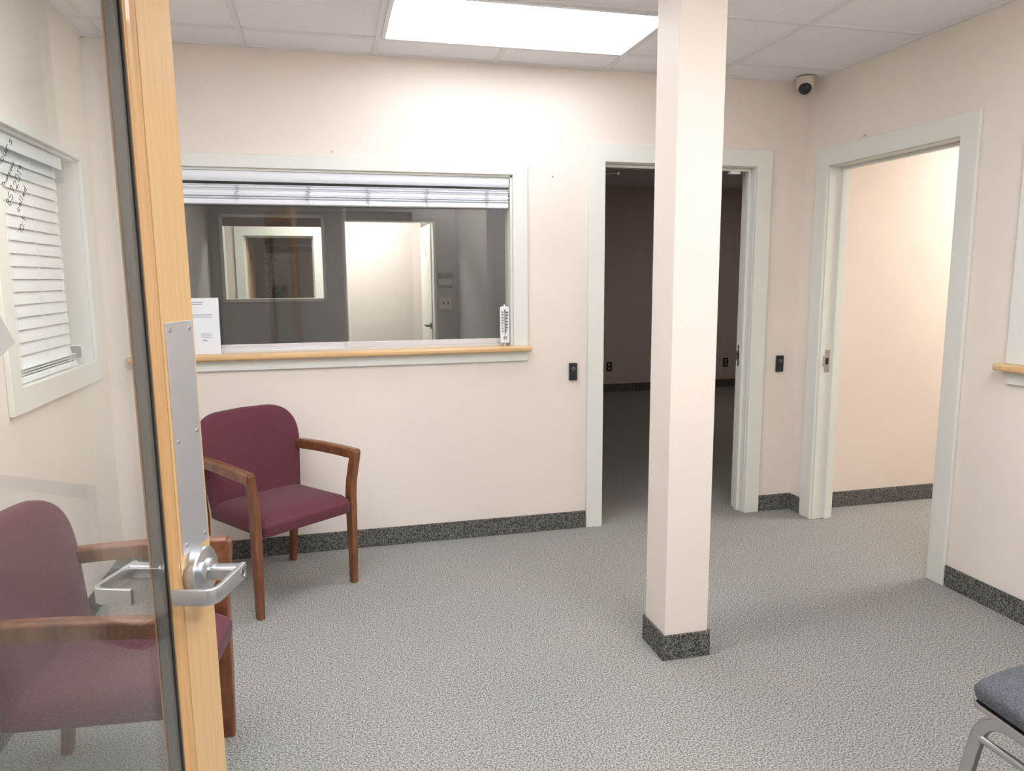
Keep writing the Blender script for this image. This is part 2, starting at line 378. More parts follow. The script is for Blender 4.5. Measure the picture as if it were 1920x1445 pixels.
# ---------------------------------------------------------------- interior service window in back wall
w1 = sroot('window_1', 'interior sliding-glass service window with cream casing and maple sill')
cwid = 0.08
bm = B(); y0, y1 = BY-0.018, BY
uprism(bm, W1[0], W1[1], 1.065, W1[3], cwid, 2.034-W1[3], y0, y1)
obj('window_casing', bm, M_TRIM, w1, 0.003)
bm = B()
box(bm, W1[0]-0.001, W1[0]+0.012, BY, BY+T, 1.066, W1[3]); box(bm, W1[1]-0.012, W1[1]+0.001, BY, BY+T, 1.066, W1[3]); box(bm, W1[0], W1[1], BY, BY+T, W1[3]-0.012, W1[3]+0.001)
obj('window_jamb', bm, M_TRIM, w1, 0.002)
bm = B(); box(bm, -0.945, 1.068, BY-0.052, BY+0.0, 1.037, 1.066); box(bm, W1[0], W1[1], BY-0.001, BY+T, 1.037, 1.066)
obj('window_sill', bm, M_MAPLE_X, w1, 0.010, seg=3)
bm = B(); box(bm, -0.915, 1.054, BY-0.016, BY, 0.983, 1.038); obj('window_apron', bm, M_TRIM, w1, 0.003)
gy = BY+0.070
bm = B(); box(bm, W1[0]+0.012, W1[1]-0.012, gy-0.020, gy+0.024, 1.066, 1.078); box(bm, W1[0]+0.012, W1[1]-0.012, gy+0.001, gy+0.003, 1.078, 1.086); obj('slide_track', bm, M_ALU, w1, 0.001)
for nm, xa, xb, gyy in (('sliding_pane', W1[0]+0.013, 0.112, gy+0.013), ('sliding_pane', 0.088, W1[1]-0.013, gy-0.008)):
    bm = B(); box(bm, xa, xb, gyy-0.003, gyy+0.003, 1.104, 1.955); p = obj(nm, bm, M_GLASS, w1)
    bm = B(); box(bm, xa, xb, gyy-0.006, gyy+0.006, 1.079, 1.106); obj('pane_rail', bm, M_ALU, p, 0.001)

# ---------------------------------------------------------------- left wall window
w2 = sroot('window_2', 'cream-cased window in the left wall behind the glass door')
bm = B(); x0, x1 = LX, LX+0.018; c = 0.092
uprism(bm, W2[0], W2[1], 1.075, W2[3], c, 0.03, x0, x1, 'x', 0.09)
obj('window_casing', bm, M_TRIM, w2, 0.003)
bm = B(); xo = LX-T
box(bm, xo, x0, W2[0]-0.001, W2[0]+0.012, 1.06, W2[3]); box(bm, xo, x0, W2[1]-0.012, W2[1]+0.001, 1.06, W2[3]); box(bm, xo, x0, W2[0], W2[1], W2[3]-0.012, W2[3]+0.001); box(bm, xo-0.01, x0, W2[0], W2[1], 1.055, 1.068)
obj('window_jamb', bm, M_TRIM, w2, 0.002)
bm = B()
for ya, yb, za, zb in ((W2[0]+0.012, W2[0]+0.04, 1.068, 1.943), (W2[1]-0.04, W2[1]-0.012, 1.068, 1.943), (W2[0]+0.04, W2[1]-0.04, 1.068, 1.095), (W2[0]+0.04, W2[1]-0.04, 1.915, 1.943)): box(bm, LX-0.118, LX-0.098, ya, yb, za, zb)
obj('window_frame', bm, M_TRIM, w2, 0.003)
bm = B(); box(bm, LX-0.110, LX-0.106, W2[0]+0.04, W2[1]-0.04, 1.095, 1.915); obj('window_glass', bm, M_GLASS, w2)
bm = B(); box(bm, LX-T-0.05, LX-T-0.02, W2[0]-0.1, W2[1]+0.1, 0.95, 2.05); obj('window_backing', bm, M_TRIM, w2)

# ---------------------------------------------------------------- right wall window (mostly outside the frame)
w3 = sroot('window_3', 'cream-cased window with maple sill at the right edge')
bm = B(); x0, x1 = RX-0.018, RX; c = 0.085
uprism(bm, W3[0], W3[1], 1.068, W3[3], c, 2.034-W3[3], x0, x1, 'x')
obj('window_casing', bm, M_TRIM, w3, 0.003)
bm = B(); box(bm, RX-0.055, RX+0.0, W3[0]-0.10, 2.50, 1.037, 1.068); box(bm, RX-0.001, RX+T, W3[0], W3[1], 1.037, 1.068); obj('window_sill', bm, M_MAPLE_X, w3, 0.010, seg=3)
bm = B(); box(bm, RX-0.016, RX, W3[0]-0.085, 2.462, 0.983, 1.038); obj('window_apron', bm, M_TRIM, w3, 0.003)
bm = B(); box(bm, RX, RX+T, W3[0]-0.001, W3[0]+0.012, 1.066, W3[3]); box(bm, RX, RX+T, W3[1]-0.012, W3[1]+0.001, 1.066, W3[3]); box(bm, RX, RX+T, W3[0], W3[1], W3[3]-0.012, W3[3]+0.001); obj('window_jamb', bm, M_TRIM, w3, 0.002)
bm = B(); box(bm, RX+0.07, RX+0.076, W3[0]+0.012, W3[1]-0.012, 1.068, 1.958); obj('window_glass', bm, M_GLASS, w3)
bm = B(); box(bm, RX+T+0.01, RX+T+0.03, W3[0]-0.05, W3[1]+0.05, 1.0, 2.05); obj('window_backing', bm, M_TRIM, w3)

# ---------------------------------------------------------------- window and doorways at the far side of the office
w4 = sroot('window_4', 'thin white-framed window in the far office wall')
bm = B(); t = 0.026
for xa, xb, za, zb in ((FW[0]-0.004, FW[0]+t, FW[2], FW[3]), (FW[1]-t, FW[1]+0.004, FW[2], FW[3]), (FW[0], FW[1], FW[2]-0.004, FW[2]+t), (FW[0], FW[1], FW[3]-t, FW[3]+0.004)): box(bm, xa, xb, 7.385, 7.53, za, zb)
obj('window_frame', bm, M_TRIM, w4, 0.003)
bm = B(); box(bm, FW[0]+t, FW[1]-t, 7.455, 7.460, FW[2]+t, FW[3]-t); obj('window_glass', bm, M_GLASS, w4)
bm = B(); box(bm, FW[0]+t, FW[1]-t, 7.42, 7.44, 1.925, FW[3]-t); obj('window_shade', bm, M_BROWNWALL, w4)
d3 = sroot('door_3', 'bright open doorway in the far office wall')
bm = B(); box(bm, FD[0]-0.005, FD[0]+0.006, 7.395, 7.525, 0, FD[3]); box(bm, FD[1]-0.006, FD[1]+0.02, 7.395, 7.525, 0, FD[3]); box(bm, FD[0]-0.005, FD[1]+0.02, 7.395, 7.525, FD[3]-0.006, FD[3]+0.005)
obj('door_jamb', bm, M_TRIM, d3, 0.002)
d4 = sroot('door_4', 'cream-cased doorway beyond the office window'); frame_y(d4, CD[0]+0.015, CD[1]-0.015, 1.935, 9.2, 9.33, 0.10)

# ================================================================ THINGS
# ---------------------------------------------------------------- ceiling lights
def light(x0, x1, y0, y1, m, label, z=H):
    r = thing('ceiling_light', label, 'ceiling light', ((x0+x1)/2, (y0+y1)/2, z), 0, 'recessed fluorescent ceiling lights')
    hx, hy = (x1-x0)/2-0.012, (y1-y0)/2-0.012
    bm = B(); fr = 0.020
    for a in ((-hx, hx, -hy, -hy+fr), (-hx, hx, hy-fr, hy), (-hx, -hx+fr, -hy+fr, hy-fr), (hx-fr, hx, -hy+fr, hy-fr)): box(bm, *a, -0.006, 0.010)
    obj('frame', bm, M_ALU, r, 0.002)
    bm = B(); box(bm, -hx+fr, hx-fr, -hy+fr, hy-fr, 0.0, 0.006); obj('diffuser', bm, m, r); return r
light(*lamp_cells[0], M_LAMPB, 'glowing white rectangular ceiling light in front of the back wall')
light(GX0-2*P6, GX0, GY0-3*P6, GY0-2*P6, M_FILLM, 'added fill ceiling light over the left chairs, unseen above the frame')  # unseen lamp added to light the back wall and column more evenly
light(GX0+P6, GX0+3*P6, GY0-5*P6+.001, GY0-4*P6-.013, M_FILL, 'added fill ceiling light nearest the entry wall, unseen above the frame')  # assumed lamp out of view, added to raise the room's brightness
light(0.2, 1.42, -1.3, -0.69, M_FILLE, 'added fill ceiling light in the entry, unseen behind the camera')  # added out of view to brighten the lower back wall
light(4.0, 5.22, 2.75, 3.36, M_LAMPW, 'warm ceiling light in the hall past the right doorway')
def fill_light(name, loc, size, power, col):
    d = bpy.data.lights.new(name, 'AREA'); d.shape = 'SQUARE'; d.size = size; d.energy = power; d.color = col
    o = bpy.data.objects.new(name, d); COL.objects.link(o); o.location = loc; return o
fill_light('fill_light_dim_room', (4.6, 6.4, H-.03), 0.5, 1.9, (1.0, .86, .80))  # added area light without a fixture, lifts the unlit room
fill_light('fill_light_office', (0.35, 5.4, H-.03), 0.5, 1.1, (1.0, .96, 1.0))  # fill added to lighten the office walls, no fixture here
light(-0.35, 0.87, 8.1, 8.71, M_LAMPC, 'ceiling light in the corridor beyond the office')

# ---------------------------------------------------------------- column
r = thing('support_column', 'square pale pink column standing in the middle of the room with a carpet base', 'column', (1.268, 2.488, 0))
bm = B(); box(bm, -0.088, 0.088, -0.088, 0.088, 0, H+0.008)
o = obj('column_shaft', bm, M_WALL, r, 0.003)
bm = B(); k = 0.097
for a in ((-k, k, -k, -0.088), (-k, k, 0.088, k), (-k, -0.088, -0.088, 0.088), (0.088, k, -0.088, 0.088)): box(bm, *a, 0, 0.10)
obj('carpet_base', bm, M_CBASE, r, 0.003)

# ---------------------------------------------------------------- glazed wood door
ang = math.radians(17.7); ux, uy = math.sin(ang), math.cos(ang)
DW, S0 = 0.91, 0.842     # local x = s + S0
lean = -0.0065
hx, hy = -0.241 - ux*S0, 1.287 - uy*S0
door = thing('glazed_door', 'open maple door with a full glass panel and satin lever handle', 'door', (hx, hy, 0.012), PI/2-ang, None, lean)
door.location = Vector((hx, hy, 0.012)) + Vector((-uy, ux, 0))*(0.94*math.tan(lean))
TD = 0.044; ZT = 2.04
def stile(name, xa, xb):
    bm = B(); box(bm, xa, xb, 0, TD, 0, ZT); return obj(name, bm, M_MAPLE, door, 0.0015)
xs = S0 + 0.068; xin = S0 - 0.033
stile('latch_stile', xin, xs); stile('hinge_stile', 0.0, 0.10)
M_MAPLE_R = wood('maple_rail', (0.60, 0.335, 0.135), (0.76, 0.475, 0.215), 0.33, (1.4, 28, 28))
bm = B(); box(bm, 0.10, xin, 0, TD, 0, 0.25); obj('bottom_rail', bm, M_MAPLE_R, door, 0.0015)
bm = B(); box(bm, 0.10, xin, 0, TD, ZT-0.11, ZT); obj('top_rail', bm, M_MAPLE_R, door, 0.0015)
gx0, gx1, gz0, gz1 = 0.10, xin, 0.25, ZT-0.11
bm = B(); box(bm, gx0+0.012, gx1-0.012, TD/2-0.003, TD/2+0.003, gz0+0.012, gz1-0.012); bm.free()
YP1, YP2 = 0.0095, 0.0275
for y_ in (YP1, YP2):
    bm = B(); box(bm, gx0+0.012, gx1-0.012, y_, y_+0.003, gz0+0.012, gz1-0.012); p_ = obj('glass_pane', bm, M_DGLASS, door)
    if y_ == YP1: pane = p_
# moulded glazing beads (profile: x away from stile, y depth) on both faces
prof = [(0.0034, 0.0020), (0.0052, -0.0012), (0.010, -0.0010), (0.0165, 0.0010), (0.0225, 0.0035), (0.0240, 0.0050), (0.0260, 0.0055), (0.0260, 0.0090), (0.0034, 0.0090)]
def bead(flip):
    bm = B(); f = (lambda y: TD-y) if flip else (lambda y: y)
    loft(bm, [[(gx1-a, f(b), z) for a, b in prof] for z in (gz0, gz1)])
    loft(bm, [[(gx0+a, f(b), z) for a, b in prof] for z in (gz0, gz1)])
    loft(bm, [[(x, f(b), gz0+a) for a, b in prof] for x in (gx0+0.027, gx1-0.027)])
    loft(bm, [[(x, f(b), gz1-a) for a, b in prof] for x in (gx0+0.027, gx1-0.027)])
    return obj('glazing_bead', bm, M_BEAD, door, 0.0006)
bead(False); bead(True)
bm = B()
for xa, xb in ((gx1-0.037, gx1-0.020), (gx0+0.020, gx0+0.037)): box(bm, xa, xb, YP1+0.0032, YP2-0.0002, gz0+0.020, gz1-0.020)
for za, zb in ((gz0+0.020, gz0+0.037), (gz1-0.037, gz1-0.020)): box(bm, gx0+0.037, gx1-0.037, YP1+0.0032, YP2-0.0002, za, zb)
obj('glass_spacer', bm, M_SPACER, door, 0.0005)
bm = B()
for y_ in (YP1-0.0006, YP2+0.0032): box(bm, gx1-0.0285, gx1-0.0258, y_-0.0012, y_+0.0008, gz0+0.03, gz1-0.03)
obj('glass_gasket', bm, M_GASKET, door)
bm = B(); box(bm, S0-0.0255, S0+0.0610, -0.0016, 0.0, 0.972, 1.356)
plate = obj('push_plate', bm, M_PLATE, door, 0.0006)
for sx in (-0.013, 0.049):
    for z in (1.343, 1.168, 0.986):
        zz = z - (0.006 if (z == 1.168 and sx < 0) else 0)
        bm = B(); mx = Matrix.Translation((S0+sx, -0.0016, zz)) @ Matrix.Rotation(PI/2, 4, 'X')
        lathe(bm, [(0.0038, 0.0), (0.0034, 0.0010), (0.0015, 0.0016)], mx, 14); box(bm, -0.0028, 0.0028, -0.0005, 0.0005, 0.0012, 0.0019, mx); obj('screw', bm, M_CHROME, plate, smooth=True)
def lever(sign):
    """sign -1: face towards the camera (local -y), +1: other face"""
    face = 0.0 if sign < 0 else TD-0.010
    cx_, cz = S0+0.011, 0.931
    base_m = Matrix.Translation((cx_, face, cz)) @ Matrix.Rotation(PI/2 if sign < 0 else -PI/2, 4, 'X')
    bm = B(); lathe(bm, [(0.0435, 0 if sign < 0 else 0.0098), (0.0435, 0.017), (0.0415, 0.0195), (0.028, 0.0215), (0.0235, 0.022), (0.0225, 0.030), (0.0190, 0.0315)], base_m, 48)
    root = obj('lever_handle', bm, M_SATIN, door); smoothed(root.data, 28)
    bm = B(); yy = lambda d: face + sign*d
    bmm = Matrix.Translation((cx_, face, cz)) @ Matrix.Rotation(PI/2 if sign < 0 else -PI/2, 4, 'X')
    rings = [[bmm @ Vector((a*k, b*k, d)) for a, b in rrect(0.0125, 0.0115, 0.005, 3)] for d, k in ((0.030, 1.0), (0.060, 1.04), (0.078, 1.08))]
    loft(bm, rings); obj('lever_shaft', bm, M_SATIN, root, smooth=True)
    # flat return lever
    pts = [(cx_+0.013, 0.0790), (cx_+0.004, 0.0795), (cx_-0.03, 0.0805), (cx_-0.07, 0.0815), (cx_-0.088, 0.081), (cx_-0.098, 0.0765), (cx_-0.103, 0.067), (cx_-0.104, 0.045), (cx_-0.104, 0.016)]
    bm = B(); sweep(bm, [(a, yy(b), cz) for a, b in pts], rrect(0.0042, 0.0128, 0.0015, 2)); obj('lever_grip', bm, M_SATIN, root, smooth=True)
    if sign < 0:
        bm = B(); cm = Matrix.Translation((cx_-0.001, yy(0.0830), cz)) @ Matrix.Rotation(PI/2, 4, 'X')
        lathe(bm, [(0.0092, 0), (0.0092, 0.0016), (0.0070, 0.0020), (0.0066, 0.0008), (0.0010, 0.0008)], cm, 24); cyl = obj('key_cylinder', bm, M_CHROME, root, smooth=True)
        bm = B(); box(bm, -0.0009, 0.0009, -0.0045, 0.0045, 0.0006, 0.0016, cm); obj('keyhole', bm, M_BLACK, cyl)
lever(-1); lever(1)
for z in (0.25, 1.02, 1.80):
    bm = B(); lathe(bm, [(0.007, -0.05), (0.007, 0.05)], Matrix.Translation((-0.004, TD+0.004, z)), 12); box(bm, -0.003, 0.001, 0.006, TD, z-0.05, z+0.05); obj('hinge', bm, M_STEEL, door, smooth=True)
# marker handwriting on the camera side of the glass
gs = YP1; DS = 0.0215
bm = B()
def hand(text, s, z, s2, z2):
    d = Vector((s2-s, 0, z2-z)); L = d.length; d.normalize(); up_ = Vector((-d.z, 0, d.x))
    n = sum(0.72*(0.6 if ch in 'l1: ' else 1.0) for ch in text); size = L/n
    strokes(bm, text, (S0+s+DS, gs, z), d, up_*0.66 + d*0.12, (0, -1, 0), size, 0.0006, 0.72, 0.0003)
hand('PCP Hours', -0.372, 1.522, -0.324, 1.586)
hand('Thursday', -0.348, 1.528, -0.326, 1.560)
hand('857', -0.341, 1.508, -0.329, 1.530)
hand('2019', -0.327, 1.530, -0.312, 1.556)
hand('called', -0.328, 1.503, -0.310, 1.533)
hand('10:1', -0.327, 1.478, -0.317, 1.495)
wr = obj('marker_writing', bm, M_INK, pane); wr['label'] = 'black handwriting'

# note taped behind the glass near the camera
nt = thing('paper_note', 'corner of a pale paper note stuck on the door glass at the left edge', 'paper', door.location, PI/2-ang, None, lean)
bm = B(); c0 = Vector((S0-0.3505+0.0135, YP1-0.0008, 1.353)); a = Vector((-0.5, 0, 0.866)); b_ = Vector((-0.866, 0, -0.5))
q = [c0, c0+a*0.20, c0+a*0.20+b_*0.14, c0+b_*0.14]
loft(bm, [[p + Vector((0, -0.0006, 0)) for p in q], [p + Vector((0, 0.0004, 0)) for p in q]]); obj('sheet', bm, mat('warm_paper', (.46, .44, .415), .7), nt)
bm = B(); e = c0+a*0.20+b_*0.07
loft(bm, [[e+Vector((x, y_, z)) for x, z in ((-0.02, -0.008), (0.02, -0.008), (0.02, 0.012), (-0.02, 0.012))] for y_ in (-0.0012, -0.0007)]); obj('tape', bm, M_LGREY, nt)

# ---------------------------------------------------------------- maroon armchairs
def ring_rect(x, y, z, w_, d_): return [(x-w_/2, y-d_/2, z), (x+w_/2, y-d_/2, z), (x+w_/2, y+d_/2, z), (x-w_/2, y+d_/2, z)]
def cushion(bm, outline, layers, mapf):
    rings = []
    for k, h in layers:
        rings.append([mapf(p[0]*k[0], p[1]*k[1], h) for p in outline])
    return loft(bm, rings)
def make_armchair(label):
    t = thing('armchair', label, 'chair', (0, 0, 0), 0, 'maroon upholstered wooden armchairs')
    for s in (-1, 1):
        bm = B()
        loft(bm, [ring_rect(s*x, y, z, w_, d_) for z, x, y, w_, d_ in ((0, .250, .002, .027, .036), (.18, .250, 0, .031, .041), (.36, .250, 0, .034, .046), (.44, .250, -.001, .034, .047),
            (.50, .254, -.003, .033, .047), (.55, .261, -.007, .033, .047), (.60, .269, -.011, .033, .046), (.640, .275, -.014, .033, .044))])
        obj('leg', bm, M_OAK, t, 0.005)
        bm = B()
        loft(bm, [ring_rect(s*x, y, z, w_, d_) for z, x, y, w_, d_ in ((0, .233, .475, .028, .034), (.20, .235, .455, .031, .038), (.36, .240, .440, .032, .042), (.50, .247, .446, .030, .040), (.628, .250, .458, .030, .036))])
        obj('leg', bm, M_OAK, t, 0.005)
        bm = B()
        P_ = [(-.022, -.026), (.022, -.026), (.022, .014), (.012, .0205), (-.012, .0205), (-.022, .014)]
        sweep(bm, [(s*.2765, -.022, .628), (s*.272, .10, .632), (s*.262, .24, .634), (s*.252, .36, .631), (s*.245, .47, .624)], P_)
        obj('armrest', bm, M_OAK, t, 0.004)
    bm = B(); box(bm, -.19, .19, .04, .37, .345, .362); obj('seat_board', bm, M_GASKET, t, 0.003)
    ol = rrect(.232, .225, .035, 5); bm = B()
    def ms(x, y, h):
        f = max(0.0, (-y-.10)/.125)       # waterfall front
        z = .352 + h*(.094 + .008*math.cos(x*5)*math.cos(y*5)) - (h > .6)*0.020*f*f - h*0.02*(y+.225)/.45
        return (x, .198 + y - (0.012 if h < .8 else 0)*f*(h > .05), z)
    cushion(bm, ol, [((.90, .90), 0), ((.965, .965), .03), ((.99, .99), .10), ((1, 1), .24), ((1, 1), .50), ((.995, .995), .66), ((.98, .98), .79), ((.955, .955), .88), ((.915, .915), .95), ((.85, .85), .99), ((.7, .7), 1.02), ((.4, .4), 1.04), ((.12, .12), 1.045)], ms)
    obj('seat', bm, M_MAROON, t, smooth=True)
    bw = .260; rx_, rz_ = .152, .160; zt = .828; ol = []
    for i in range(13):
        q = min(i/12*PI/2, PI/2-1e-6); ol.append((bw - rx_*(1-math.cos(q)**.8), zt - rz_ + rz_*math.sin(q)**.8))
    ol.append((0, zt+.003))
    for i in range(13):
        q = min((12-i)/12*PI/2, PI/2-1e-6); ol.append((-bw + rx_*(1-math.cos(q)**.8), zt - rz_ + rz_*math.sin(q)**.8))
    for zz in (.60, .52, .45): ol.append((-bw + .024*((.66-zz)/.2), zz))
    ol += [(-.228, .385), (-.21, .368), (-.12, .362), (0, .36), (.12, .362), (.21, .368), (.228, .385)]
    for zz in (.45, .52, .60): ol.append((bw - .024*((.66-zz)/.2), zz))
    cz = .59
    def mb(x, y, h):
        z = cz + y; yy = .400 + (z-.42)*.165 - .026*(x/.25)**2
        return (x, yy + h, z)
    bm = B(); o2 = [(a, b-cz) for a, b in ol]
    cushion(bm, o2, [((.10, .10), .046), ((.6, .6), .046), ((.93, .94), .044), ((.985, .985), .036), ((1, 1), .022), ((1, 1), .004), ((.985, .985), -.010), ((.94, .945), -.018), ((.6, .6), -.022), ((.10, .10), -.024)], mb)
    obj('backrest', bm, M_MAROON, t, smooth=True)
    return t
ch1 = make_armchair('maroon wooden armchair set at an angle under the service window')
ch1.location = (-0.131, 3.297, 0); ch1.rotation_euler = (0, 0, math.radians(36.6))
dup(ch1, (-0.381, 2.073, 0), math.radians(84.3), 'maroon armchair behind the glass door, against the left wall')

# ---------------------------------------------------------------- banquet chair at right edge (faces -X)
bc = thing('banquet_chair', 'grey-cushioned stacking chair with a chrome frame at the bottom right corner', 'chair', (1.49, 1.165, 0), -PI/2 + math.radians(3))
# local: +y is the back, x to the sitter's left.. front edge at y=0
def tube(bm, pts, r=0.011, n=12): return sweep(bm, pts, rrect(r*1.25, r, r*0.6, 3))
def arc(pts, n=6, rad=0.06):
    pts = [Vector(p) for p in pts]; out = [pts[0]]
    for i in range(1, len(pts)-1):
        a, b, c = pts[i-1], pts[i], pts[i+1]; d1 = (a-b).normalized(); d2 = (c-b).normalized()
        R = min(rad, (a-b).length*.45, (c-b).length*.45); p0, p1 = b+d1*R, b+d2*R
        for k in range(n+1):
            q = k/n; out.append((1-q)**2*p0 + 2*q*(1-q)*b + q*q*p1)
    out.append(pts[-1]); return out
bc.rotation_euler = (0, 0, -PI/2)
ol = []
for i in range(7): ol.append((-.205+.035*(1-math.cos(i/6*PI/2)) if False else 0, 0))
ol = [(-.185, .002), (0, -.010), (.185, .002), (.200, .012), (.208, .03), (.228, .12), (.240, .24), (.238, .36), (.222, .41), (.19, .428), (0, .432), (-.19, .428), (-.222, .41), (-.238, .36), (-.240, .24), (-.228, .12), (-.208, .03), (-.200, .012)]
def mseat(x, y, h): return (x, y + .21, .400 + h*.062)
bm = B(); o2 = [(a, b-.21) for a, b in ol]
cushion(bm, o2, [((.95, .95), 0.12), ((.985, .985), .2), ((1.0, 1.0), .42), ((1.0, 1.0), .62), ((.975, .975), .80), ((.92, .92), .92), ((.7, .7), 1.05), ((.3, .3), 1.12), ((.08, .08), 1.13)], mseat)
obj('seat', bm, M_GREYFAB, bc, smooth=True)
bm = B(); rr = [Vector((a*1.0, .21+(b-.21)*1.0, .397)) for a, b in ol]
loft(bm, [[p + Vector((0, 0, -.008)) for p in rr], [p + Vector((0, 0, .008)) for p in rr]], cap=True); obj('seat_pan', bm, M_CHROME, bc, 0.003)
bm = B(); sweep(bm, arc([(-.21, -.03, 0), (-.185, .035, .372), (.185, .035, .372), (.21, -.03, 0)], 8, .08), rrect(.0165, .011, .006, 3), up=(0, 1, 0)); obj('leg', bm, M_CHROME, bc, smooth=True)
bm = B(); sweep(bm, [(-.186, .022, .310), (.186, .022, .310)], circ(.0105, 12)); obj('stretcher', bm, M_CHROME, bc, smooth=True)
for s in (-1, 1):
    bm = B(); sweep(bm, arc([(s*.20, .50, 0), (s*.195, .40, .36), (s*.195, .42, .50), (s*.19, .47, .88)], 6, .08), rrect(.011, .013, .005, 3), up=(1, 0, 0)); obj('leg', bm, M_CHROME, bc, smooth=True)
    bm = B(); sweep(bm, [(s*.186, .035, .378), (s*.19, .405, .378)], rrect(.010, .009, .004, 3)); obj('side_rail', bm, M_CHROME, bc, smooth=True)
ol = rrect(.205, .19, .07, 6); bm = B()
cushion(bm, ol, [((.1, .1), -.03), ((.9, .9), -.026), ((1, 1), -.012), ((1, 1), .004), ((.94, .94), .014), ((.1, .1), .016)], lambda x, y, h: (x, .445 + h + (y+.19)*.12, .70+y)); obj('backrest', bm, M_GREYFAB, bc, smooth=True)

# ---------------------------------------------------------------- blinds
bl = thing('window_blind', 'white slatted blind drawn up at the top of the service window', 'blind', (0.07, BY+0.035, 0))
x0, x1 = W1[0]+0.014-0.07, W1[1]-0.016-0.07
bm = B()
pr = [(-.020, 1.908), (-.027, 1.915), (-.030, 1.930), (-.030, 1.945), (-.027, 1.957), (-.018, 1.961), (.020, 1.961), (.020, 1.950), (-.016, 1.950), (-.020, 1.940), (-.020, 1.925), (-.012, 1.914)]
loft(bm, [[(x, a, b) for a, b in pr] for x in (x0, x1)]); obj('valance', bm, M_BLIND, bl, 0.001, smooth=True)
bm = B(); box(bm, x0+.01, x1-.01, -.012, .022, 1.915, 1.949); obj('headrail', bm, M_BLIND, bl, .002)
slat_z = [1.893, 1.8885, 1.879, 1.8745, 1.861, 1.8565, 1.851, 1.8375, 1.833, 1.8285]
for i, z in enumerate(slat_z):
    bm = B(); off = (-.004, .001, -.006, -.003, .004, .001, -.002, -.005, -.001, .002)[i]; tl = (-.05, .12, -.1, .1, .18, .05, -.1, .12, 0, -.08)[i]
    mx = Matrix.Translation((0, off, z)) @ Matrix.Rotation(tl, 4, 'X')
    sec = [(-.025, -.0010), (-.012, .0012), (0, .002), (.012, .0012), (.025, -.0010), (.025, -.0036), (0, -.0006), (-.025, -.0036)]
    loft(bm, [[mx @ Vector((x, a, b)) for a, b in sec] for x in (x0+.006, x1-.001)]); obj('slat', bm, M_BLIND, bl, smooth=True)
bm = B()
for z0_, z1_, d_ in ((1.840, 1.870, .024), (1.862, 1.892, .021)): box(bm, x0+.006, x1-.003, -d_, .024, z0_, z1_)
so = obj('slat', bm, M_BLIND, bl, 0.004); so['kind'] = 'stuff'; so['label'] = 'closely packed slats inside the stack'
bm = B(); box(bm, x0+.006, x1-.002, -.027, .025, 1.800, 1.825); obj('bottom_rail', bm, M_BLIND, bl, 0.004)
rnd = random.Random(3)
for xc in (-.405, -.07, .224, .523, .84):
    bm = B(); pts = []
    for k in range(9):
        z = 1.893 - k*.0085; pts.append((xc-.07 + (-1)**k*.012*rnd.uniform(.5, 1.0), -.032 - .004*rnd.random(), z))
    sweep(bm, pts, circ(.0017, 6)); pts = [(xc-.07-.012+.024*(k % 2)*rnd.random(), -.034-.003*rnd.random(), 1.888-k*.009) for k in range(9)]
    sweep(bm, pts, circ(.0014, 6)); sweep(bm, [(xc-.07, -.0295, 1.835), (xc-.071, -.0300, 1.802)], circ(.0009, 6)); obj('ladder_cord', bm, M_CORD, bl, smooth=True)
for xc in (-.14, .30, .77):
    bm = B(); box(bm, xc-.07-.008, xc-.07+.008, -.030, -.010, 1.9575, 1.9630); obj('valance_clip', bm, M_LGREY, bl, 0.001)

def flat_blind(label, loc, rz, width, ztop, zbot):
    b = thing('window_blind', label, 'blind', loc, rz)
    bm = B(); box(bm, -width/2-.004, width/2+.004, -.034, -.026, ztop-.062, ztop-.012); obj('valance', bm, M_BLINDW, b, .002)
    bm = B(); box(bm, -width/2, width/2, -.024, .016, ztop-.045, ztop-.012); obj('headrail', bm, M_BLINDW, b, .002)
    n = int((ztop-.06-zbot-.04)/.046)
    for i in range(n+1):
        z = ztop-.085-i*.046 + 0.012
        if z < zbot+.05: break
        bm = B(); mx = Matrix.Translation((0, -.004, z)) @ Matrix.Rotation(math.radians(76), 4, 'X')
        sec = [(-.025, -.0010), (-.012, .0012), (0, .002), (.012, .0012), (.025, -.0010), (.025, -.0036), (0, -.0006), (-.025, -.0036)]
        loft(bm, [[mx @ Vector((x, a, c_)) for a, c_ in sec] for x in (-width/2, width/2)]); obj('slat', bm, M_BLINDW, b, smooth=True)
    for i in range(3):
        bm = B(); z = zbot+.032+i*.010; box(bm, -width/2, width/2, -.027, .021, z-.0012, z+.0014); obj('slat', bm, M_BLINDW, b)
    bm = B(); box(bm, -width/2, width/2, -.028, .022, zbot, zbot+.024); obj('bottom_rail', bm, M_BLINDW, b, .004)
    for s in (-.36, .0, .36):
        bm = B(); sweep(bm, [(s*width, -.031, ztop-.07), (s*width, -.031, zbot+.012)], circ(.0010, 6)); obj('ladder_cord', bm, M_WHITE, b)
    return b
flat_blind('white blind with closed slats in the left wall window behind the door glass', (LX-0.052, (W2[0]+W2[1])/2-0.060, 0), PI/2, 0.70, 1.954, 1.070)
flat_blind('white closed blind in the window cut off by the right edge', (RX+0.036, (W3[0]+W3[1])/2, 0), -PI/2, W3[1]-W3[0]-.04, 1.97, 1.070)

